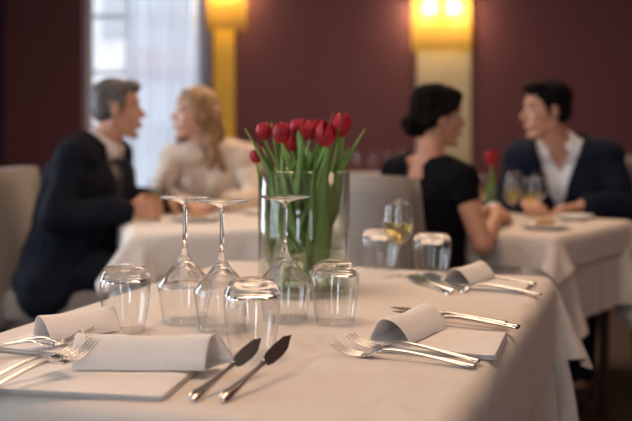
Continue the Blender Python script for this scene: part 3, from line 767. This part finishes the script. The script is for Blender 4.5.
def wine_glass_up(loc, label, s=1.0, fill=True, rz=0):
    t = empty('wine_glass', loc, rz, label, 'glass'); t.scale = (s, s, s)
    o = [(.0045, .072), (.010, .078), (.024, .090), (.033, .105), (.0355, .120), (.034, .140), (.030, .165), (.0275, .180)]
    i = [(.0268, .180), (.0292, .165), (.0332, .140), (.0346, .120), (.032, .106), (.023, .0915), (.009, .081), (0, .0795)]
    from_bm('bowl', lathe([(0, .072)]+o+i, 32, False), M['tglass'], t)
    from_bm('stem', lathe([(0, .005), (.006, .006), (.0036, .012), (.0032, .06), (.0045, .072), (0, .072)], 16, False), M['tglass'], t)
    from_bm('foot', lathe([(0, 0), (.032, 0), (.033, .0015), (.02, .003), (.006, .006), (0, .006)], 32, False), M['tglass'], t)
    if fill:
        from_bm('white_wine', lathe([(0, .081), (.009, .082), (.0225, .093), (.0314, .107), (.0338, .119), (.0338, .126), (0, .126)], 32, False), M['wine'], t)
    return t
wine_glass_up((.194, 2.245, TOP), 'glass of white wine standing upright among the tumblers on the foreground table', 1.03)
wine_glass_up((-.607, 3.60, TOP), 'glass of white wine held by the grey-haired man', .9)
wine_glass_up((-.575, 3.80, TOP), 'empty wine glass between the grey-haired man and the blond woman', .98, False)
wine_glass_up((-.50, 3.72, TOP), 'white wine glass in front of the blond woman', .98, False)
for (x, y, s, fl, lab) in ((.655, 3.74, .95, True, 'wine glass left of the small tulip vase, by the hand of the woman in black'), (.775, 3.72, 1.0, True, 'wine glass just right of the small tulip vase'),
                       (.79, 3.50, .95, True, 'nearest wine glass on the right table, before the man\'s white shirt'), (.86, 3.66, .95, False, 'empty wine glass in front of the dark-haired man\'s hands'),
                       (.735, 3.57, .86, True, 'low wine glass at the forearm of the woman in black')):
    wine_glass_up((x, y, TOP), lab, s, fl)
# glasses on the far table
for k, (x, s, inv) in enumerate(((.02, .95, 0), (.20, .9, 0), (.30, 1.0, 0), (.41, .95, 0), (.53, .9, 0), (.66, 1, 0))):
    wine_glass_up((x, 6.95+.07*(k % 3), TOP), ['wine glass leftmost on the far table, behind the vase', 'wine glass on the far table, second from the left', 'wine glass on the far table, third from the left',
        'wine glass on the far table, fourth from the left', 'wine glass on the far table, fifth from the left', 'wine glass rightmost on the far table, by the woman\'s shoulder'][k], s, False)

# ================================================================== VASES AND TULIPS
vb = (-.026, 2.05)
def cyl_vase(loc, r, h, t, base, label, m, wl):
    o = empty('glass_vase', loc, 0, label, 'vase')
    from_bm('vase_wall', lathe([(0, 0), (r-.004, 0), (r, .004), (r, h-.002), (r-t/2, h), (r-t, h-.002), (r-t, base), (0, base)], 64, False), m, o)
    from_bm('water', lathe([(0, base+.001), (r-t-.001, base+.001), (r-t-.001, wl), (0, wl)], 64, False), M['water'], o)
    return o
cyl_vase((vb[0], vb[1], TOP), .099, .265, .006, .014, 'large clear cylinder vase full of red tulips', M['vase'], .095)
def petal_bm(bm, c, R, s, phi, open_, hgt, wid):
    n, m_ = 8, 6; g = []
    for j in range(n+1):
        t = j/n; w = wid*math.sin(PI*min(1, t*.90+.06))**.6*(1 if t < .9 else (1-t)*6+.4)
        rad = (.010+.75*wid*math.sin(PI*(t*.70))**.8)*(1-.45*t**3)+open_*t*t; z = hgt*t
        row = []
        for i in range(m_+1):
            a = (i/m_-.5)*2*w/max(rad, .008)*.62
            rr = rad*(1-.04*math.cos(a*3))
            row.append(bm.verts.new(c + R @ (V((rr*math.cos(phi+a), rr*math.sin(phi+a), z))*s)))
        g.append(row)
    for j in range(n):
        for i in range(m_): bm.faces.new([g[j][i], g[j][i+1], g[j+1][i+1], g[j+1][i]])
def leaf_bm(bm, pts, wid, side, fix=None):
    pp = smooth_path(pts, 14)
    if fix: pp = [fix(p) for p in pp]
    side = V(side).normalized(); g = []
    for k, p in enumerate(pp):
        t = k/14; a = V(pp[max(0, k-1)]); b = V(pp[min(14, k+1)]); tn = (b-a).normalized()
        s = (side-tn*side.dot(tn)).normalized(); u_ = tn.cross(s); w = wid*(math.sin(PI*min(1, t*.86+.14))**.75)+.0008
        g.append([bm.verts.new(V(p)+s*w*q+u_*(w*.45*q*q)) for q in (-1, -.5, 0, .5, 1)])
    for a, b in zip(g, g[1:]):
        for i in range(4): bm.faces.new([a[i], a[i+1], b[i+1], b[i]])
def tulip(base, top, s, label, leaves=2, rnd=None, low=.25, tilt=(0, 0), spread=.06, lh=.9, cat='flower', vase=None):
    rnd = rnd or random
    def inside(p):
        # below the rim everything stays within the glass
        if not vase: return tuple(p)
        q = V(p)+V(base); z = q.z-TOP; d = V((q.x-vase[0], q.y-vase[1])); lim = vase[2]+max(0, z-vase[3])*.55
        if d.length > lim: d = d*(lim/d.length)
        return (vase[0]+d.x-base[0], vase[1]+d.y-base[1], p[2])
    t = empty('tulip', base, 0, label, cat)
    T = V(top)-V(base); up = (T.normalized()+V((tilt[0], tilt[1], 1.2))).normalized()
    mid = T*.5+V((-T.x*.12, -T.y*.12, 0))
    bm = bmesh.new(); tube(bm, [(0, 0, 0), tuple(mid), tuple(T-up*.012), tuple(T)], .0034, .0030, 8, 16); from_bm('stem', bm, M['stem'], t)
    R = up.to_track_quat('Z', 'Y').to_matrix(); ph0 = rnd.random()*6
    bl = None
    for k in range(6):
        bm = bmesh.new(); inner = k % 2
        petal_bm(bm, T-up*.004, R, s, ph0+k*PI/3, .003+.004*rnd.random() if not inner else 0, .050*(1 if not inner else .95), .0195*(1 if not inner else .92))
        from_bm('petal', bm, M['petal'], t, solid=.0008, subd=1)
    for k in range(leaves):
        a = rnd.random()*2*PI; h = T.z*(lh+rnd.uniform(-.22, .12)); d = V((math.cos(a), math.sin(a), 0))
        st = T*low*rnd.uniform(.3, 1.2); end = V((T.x*h/T.z, T.y*h/T.z, h))+d*spread*rnd.uniform(.3, 1.1)
        md = (st+end)/2 + d*.012
        bm = bmesh.new(); leaf_bm(bm, [tuple(st), tuple(md), tuple(end)], rnd.uniform(.010, .019), (-d.y, d.x, .1), inside); from_bm('leaf', bm, M['leaf'], t, solid=.0008)
    return t
rnd = random.Random(12)
# bloom base points: x, depth, z above the floor, size, name
BL = [(-.108, 2.02, 1.085, .86, 'tulip bloom standing at the left side of the vase, behind the tall leaf'), (-.127, 2.03, 1.035, .68, 'small low tulip leaning out at the far left of the bunch'),
      (-.070, 1.99, 1.078, 1.0, 'red tulip second from the left at front of the bunch'), (-.040, 2.09, 1.090, .92, 'tulip behind the middle of the bunch, left of the centre one'),
      (-.014, 2.02, 1.085, .98, 'tulip in the top middle of the bunch'), (-.052, 2.11, 1.058, .85, 'lower dark tulip hidden in the middle of the bunch'),
      (.018, 1.97, 1.072, 1.12, 'big tulip right of centre, nearest the camera'), (.050, 2.03, 1.090, 1.2, 'largest tulip at the right of the bunch'),
      (.010, 2.12, 1.088, .92, 'tulip at the back right of the bunch')]
for k, (x, y, z, s, lab) in enumerate(BL):
    a = k*2.4+.5; rr = .03*rnd.random()+.045
    tulip((vb[0]+.25*(x-vb[0])+rr*math.cos(a)*.9, vb[1]+rr*math.sin(a), TOP+.016), (x, y, z), s*.9, lab, 6, rnd, tilt=((x-vb[0])*1.5, 0), spread=.08, lh=.98, vase=(vb[0], vb[1], .078, .255))
# loose foliage belonging to one more, budded tulip
# small vase with a single tulip on the right table
sv = empty('bud_vase', (.672, 3.66, TOP), 0, 'small flared glass vase holding a single red tulip on the right table', 'vase')
from_bm('vase_wall', lathe([(0, 0), (.030, 0), (.033, .006), (.030, .03), (.020, .07), (.016, .095), (.022, .115), (.020, .115), (.0145, .095), (.018, .07), (.028, .03), (.030, .01), (0, .008)], 40, False), M['vase'], sv)
from_bm('water', lathe([(0, .009), (.028, .0105), (.027, .03), (.0185, .065), (0, .065)], 32, False), M['water'], sv)
tulip((.672, 3.66, TOP+.012), (.676, 3.66, .962), 1.2, 'single red tulip in the small vase on the right table', 2, rnd, spread=.035, lh=.85)

# ================================================================== CUTLERY
def fork_mesh_parts(t, k=1.0):
    bm = bmesh.new()
    rows = smooth_path([(0, 0, .002, .0085, .0022), (.012, 0, .0035, .0108, .0024), (.035, 0, .006, .0072, .0024), (.075, 0, .010, .0040, .0024), (.110, 0, .0125, .0031, .0026), (.138, 0, .0115, .0034, .0024), (.150, 0, .007, .0080, .0015)], 26)
    loft(bm, [tuple(r) for r in rows], (0, 1, 0), 12); from_bm('handle', bm, M['silver'], t)
    bm = bmesh.new()
    rows = smooth_path([(.148, 0, .0085, .006, .0014), (.156, 0, .0042, .0118, .0012), (.168, 0, .0015, .0132, .0011), (.176, 0, .0012, .0130, .0010)], 10)
    loft(bm, [tuple(r) for r in rows], (0, 1, 0), 12)
    for q in range(4):
        y = (q-1.5)*.0078
        rw = smooth_path([(.170, y, .0013, .0016, .0010), (.190, y*1.02, .003, .0012, .0010), (.208, y*1.03, .009, .0011, .0009), (.222, y*.98, .017, .0006, .0006)], 10)
        loft(bm, [tuple(r) for r in rw], (0, 1, 0), 8)
    from_bm('tines', bm, M['silver'], t)
def knife_mesh_parts(t):
    bm = bmesh.new()
    rows = smooth_path([(0, 0, .0045, .0078, .0028), (.010, 0, .0050, .0100, .0034), (.030, 0, .006, .0075, .0036), (.065, 0, .0085, .0046, .0034), (.095, 0, .0105, .0036, .0032), (.112, 0, .0095, .0050, .0030), (.118, 0, .009, .0035, .002)], 26)
    loft(bm, [tuple(r) for r in rows], (0, 1, 0), 12); from_bm('handle', bm, M['silver'], t)
    bm = bmesh.new()
    pts = [(.114, -.003), (.120, -.0080), (.130, -.0105), (.158, -.0115), (.178, -.0090), (.203, .003), (.184, .0095), (.154, .0105), (.130, .0090), (.120, .006), (.114, .003)]
    top = [bm.verts.new((x, y, .0095+(x-.114)*.04)) for x, y in pts]; bot = [bm.verts.new((x, y, .0080+(x-.114)*.04)) for x, y in pts]
    bm.faces.new(top); bm.faces.new(bot[::-1]); n = len(pts)
    for i in range(n): bm.faces.new([top[i], bot[i], bot[(i+1) % n], top[(i+1) % n]])
    from_bm('blade', bm, M['steel'], t, smooth=False)
def orient(o, p0, p1, roll=0):
    """lay the piece from p0 (handle end) towards p1"""
    a, b = V(p0), V(p1); x = (b-a).normalized(); y = V((0, 0, 1)).cross(x).normalized(); z = x.cross(y)
    Rm = Matrix((x, y, z)).transposed().to_4x4() @ Matrix.Rotation(roll, 4, 'X')
    o.matrix_world = Matrix.Translation(a) @ Rm
    return o
fk0 = empty('fork', (0, 0, 0), 0, 'silver fork, front one of the pair lying across the corner of the right napkin', 'fork'); fork_mesh_parts(fk0)
kn0 = empty('fish_knife', (0, 0, 0), 0, 'fish knife with leaf-shaped blade, left one of the front pair', 'knife'); knife_mesh_parts(kn0)
def place(proto, p0, p1, label, roll=0, first=False, sc=1.0, group=None):
    o = proto if first else dup(proto, (0, 0, 0), label=label)
    o['label'] = label
    orient(o, p0, p1, roll); o.scale = (sc,)*3
    return o
Z = TOP+.0015
place(fk0, (.236, 1.408, Z), (.025, 1.50, Z+.001), 'silver fork, front one of the pair before the right napkin', 0, True, 1.04)
place(fk0, (.246, 1.428, Z+.003), (.062, 1.545, Z+.004), 'silver fork lying behind the front one, before the right napkin', 0, False, 1.04)
place(kn0, (.348, 1.632, Z+.008), (.142, 1.765, Z+.001), 'fish knife behind the right napkin roll, its handle nearer the table edge', 0, True, 1.2)
place(kn0, (.335, 1.672, Z+.006), (.150, 1.80, Z+.001), 'second fish knife behind the right napkin roll, mostly hidden', 0, False, 1.15)
place(kn0, (-.164, 1.232, Z+.001), (-.096, 1.380, Z+.034), 'fish knife in front of the nearest tumbler, the left of the two', math.radians(55), False, .93)
place(kn0, (-.124, 1.232, Z+.001), (-.054, 1.380, Z+.038), 'fish knife in front of the nearest tumbler, the right of the two', math.radians(60), False, .95)
place(fk0, (-.455, 1.200, Z+.002), (-.330, 1.345, Z+.034), 'fork at the near left, its tines resting on the napkin roll', 0, False, .98)
place(fk0, (-.473, 1.222, Z+.002), (-.347, 1.362, Z+.036), 'fork at the near left edge, the outer one of its pair', 0, False, .98)
place(fk0, (-.575, 1.435, Z+.001), (-.40, 1.505, Z+.014), 'fork before the back left napkin, at the left picture edge', 0, False, 1.0)
place(fk0, (-.56, 1.455, Z+.001), (-.385, 1.52, Z+.016), 'fork at the back left setting, its tines pointing to the tumbler', 0, False, 1.0)
place(fk0, (.475, 2.005, Z+.001), (.345, 2.08, Z+.001), 'blurred fork by the far right napkin, nearest the table edge', 0, False, 1.0)
place(kn0, (.49, 2.12, Z+.001), (.36, 2.21, Z+.001), 'blurred knife behind the far right napkin', 0, False, 1.1)
place(kn0, (.29, 2.02, Z+.001), (.225, 2.20, Z+.003), 'bright blurred knife beside the far right tumbler', math.radians(-35), False, 1.0)
place(kn0, (.325, 2.04, Z+.001), (.262, 2.22, Z+.003), 'blurred knife between the far right tumbler and its napkin', math.radians(-35), False, 1.0)

# ================================================================== NAPKINS
def napkin(loc, rz, label, pad, roll, seed=0):
    """pad: (cx,cy,lx,ly) flat folded part; roll: (cx,cy,angle,length,width,height)"""
    t = empty('napkin', loc, rz, label, 'napkin'); rn = random.Random(seed)
    cx, cy, lx, ly = pad; bm = bmesh.new()
    for k in range(3):
        nx, ny = 14, 12; z0 = .0008+.0030*k; j = [rn.uniform(-.0025, .0025) for _ in range(4)]
        grid = []
        for a in range(nx+1):
            row = []
            for b in range(ny+1):
                x = cx+(a/nx-.5)*(lx)+(j[0] if a == nx else 0); y = cy+(b/ny-.5)*(ly)+(j[1] if b == 0 else 0)
                e = min(a, nx-a)/nx*lx, min(b, ny-b)/ny*ly; pf = min(1, min(e)/.02)
                z = z0+.0024+.0022*pf*k/2+.0012*noise.noise(V((x*22, y*22, k+seed)))*pf
                row.append((x, y, z))
            grid.append(row)
        tv = [[bm.verts.new(p) for p in r] for r in grid]; bv = [[bm.verts.new((p[0], p[1], z0+(p[2]-z0-.0024)*.5)) for p in r] for r in grid]
        for a in range(nx):
            for b in range(ny):
                bm.faces.new([tv[a][b], tv[a+1][b], tv[a+1][b+1], tv[a][b+1]]); bm.faces.new([bv[a][b+1], bv[a+1][b+1], bv[a+1][b], bv[a][b]])
        for a in range(nx):
            bm.faces.new([tv[a][0], bv[a][0], bv[a+1][0], tv[a+1][0]]); bm.faces.new([tv[a+1][ny], bv[a+1][ny], bv[a][ny], tv[a][ny]])
        for b in range(ny):
            bm.faces.new([tv[0][b+1], bv[0][b+1], bv[0][b], tv[0][b]]); bm.faces.new([tv[nx][b], bv[nx][b], bv[nx][b+1], tv[nx][b+1]])
    from_bm('folded_base', bm, M['linen'], t, subd=1)
    rx, ry, ra, L, w, h = roll
    # soft three-sided sleeve, open at both ends
    sec = smooth_path([(-w/2, .003), (-w*.45, h*.40), (-w*.24, h*.86), (-w*.02, h), (w*.18, h*.88), (w*.40, h*.42), (w/2, .003), (w*.2, .0), (-w*.25, .0), (-w/2+.004, .004)], 44)
    bm = bmesh.new(); n = 16; rings = []
    ca, sa = math.cos(ra), math.sin(ra)
    for i in range(n+1):
        q = i/n; xl = (q-.5)*L; k = 1-.03*math.sin(PI*q); row = []
        for jx, p in enumerate(sec):
            yy = p[0]*k; zz = p[1]*k*(1-.05*math.sin(PI*q))+.0012*noise.noise(V((xl*30, p[0]*60, seed)))
            skew = .10*(zz/h)*w; fl = max(0, (q-.72)/.28)**2*.034*max(0, p[0]/w+.5)**2.2
            xx = xl + (.002*(zz/h) if q > .5 else -.004*(zz/h))*abs(2*q-1) + fl
            row.append(bm.verts.new((rx+ca*xx-sa*(yy+skew), ry+sa*xx+ca*(yy+skew), .0105+max(0, zz))))
        rings.append(row)
    for a, b in zip(rings, rings[1:]):
        for jx in range(len(sec)-1): bm.faces.new([a[jx], a[jx+1], b[jx+1], b[jx]])
    from_bm('rolled_fold', bm, M['linen'], t, solid=.0022, subd=1)
    return t
napkin((-.315, 1.335, TOP), 0, 'napkin at near left, long roll on a flat fold, beside the fish knives', (-.010, -.005, .29, .150), (.056, .052, math.radians(9), .190, .062, .047), 1)
bpy.data.objects['napkin'].rotation_euler = (0, 0, math.radians(-10))
napkin((.180, 1.572, TOP), math.radians(-17), 'napkin at right with an open roll, between the forks and fish knives', (.035, .0, .180, .175), (-.026, .008, math.radians(76), .150, .070, .040), 2)
napkin((-.418, 1.580, TOP), math.radians(-20), 'napkin at the back left, its open roll pointing to the left picture edge', (.01, -.02, .17, .15), (.012, .020, math.radians(60), .125, .068, .038), 3)
napkin((.375, 2.13, TOP), math.radians(-20), 'blurred napkin at the far right corner of the foreground table', (.03, 0, .14, .15), (-.03, 0, math.radians(75), .13, .065, .036), 4)

# ================================================================== PLATES AND FOOD
def plate(x, y, r, label, m=None):
    o = from_bm('plate', lathe([(0, 0), (r*.6, 0), (r*.7, .006), (r*.98, .016), (r, .018), (r*.97, .019), (r*.68, .009), (r*.55, .004), (0, .004)], 40, False), M['china'])
    o.location = (x, y, TOP+.001); return tag(o, label, 'plate')
plate(-.445, 3.60, .10, 'white plate in front of the blond woman')
plate(-.235, 3.86, .07, 'small side plate to the right of the blond woman\'s hands')
plate(.80, 3.32, .085, 'white plate near the front corner of the right table')
plate(.99, 3.64, .075, 'side plate by the dark-haired man\'s hand')
def food(x, y, z, prims, name, label, cat, m):
    o = blob(name, [ell((a, b, c), r) for a, b, c, r in prims], .005, m, None); o.location = (x, y, z); return tag(o, label, cat)
food(.80, 3.32, TOP+.006, [(0, 0, .014, (.036, .022, .014)), (.02, .01, .018, (.02, .02, .012))], 'bread_roll', 'piece of bread on the plate near the front corner of the right table', 'bread', M['bread'])
food(-.445, 3.60, TOP+.006, [(0, 0, .012, (.04, .03, .012)), (-.02, .01, .018, (.02, .02, .012))], 'bread_roll', 'bread on the plate before the blond woman', 'bread', M['bread'])
# folded napkin held by the woman in black
food(.66, 3.60, TOP+.004, [(0, 0, .03, (.045, .03, .026)), (.02, .02, .04, (.03, .03, .025)), (-.03, .01, .02, (.03, .03, .018))], 'crumpled_napkin', 'crumpled white napkin by the hand of the woman in black', 'napkin', M['linen'])

# ================================================================== GROUPS
def group(name, phrase, test=lambda o: True):
    for o in list(COL.objects):
        if o.parent is None and 'label' in o and o.name.split('.')[0] == name and test(o): o['group'] = phrase
group('tulip', 'red tulips in the cylinder vase', lambda o: o.location.y < 3)
group('tumbler', 'upside-down tumblers on the foreground table')
group('wine_glass', 'upside-down wine glasses on the foreground table', lambda o: o.location.y < 2)
group('wine_glass', 'wine glasses on the left table', lambda o: o.location.y > 3 and o.location.x < -.3)
group('wine_glass', 'wine glasses on the right table', lambda o: 3 < o.location.y < 5 and o.location.x > .3)
group('wine_glass', 'wine glasses on the far table', lambda o: o.location.y > 6)
group('fork', 'forks on the foreground table'); group('fish_knife', 'fish knives on the foreground table')
group('napkin', 'rolled napkins on the foreground table'); group('dining_chair', 'upholstered dining chairs')
group('dining_table', 'dining tables'); group('plate', 'white plates'); group('wall_sconce', 'wall lamps'); group('wall_panel', 'wall panels under the lamps')
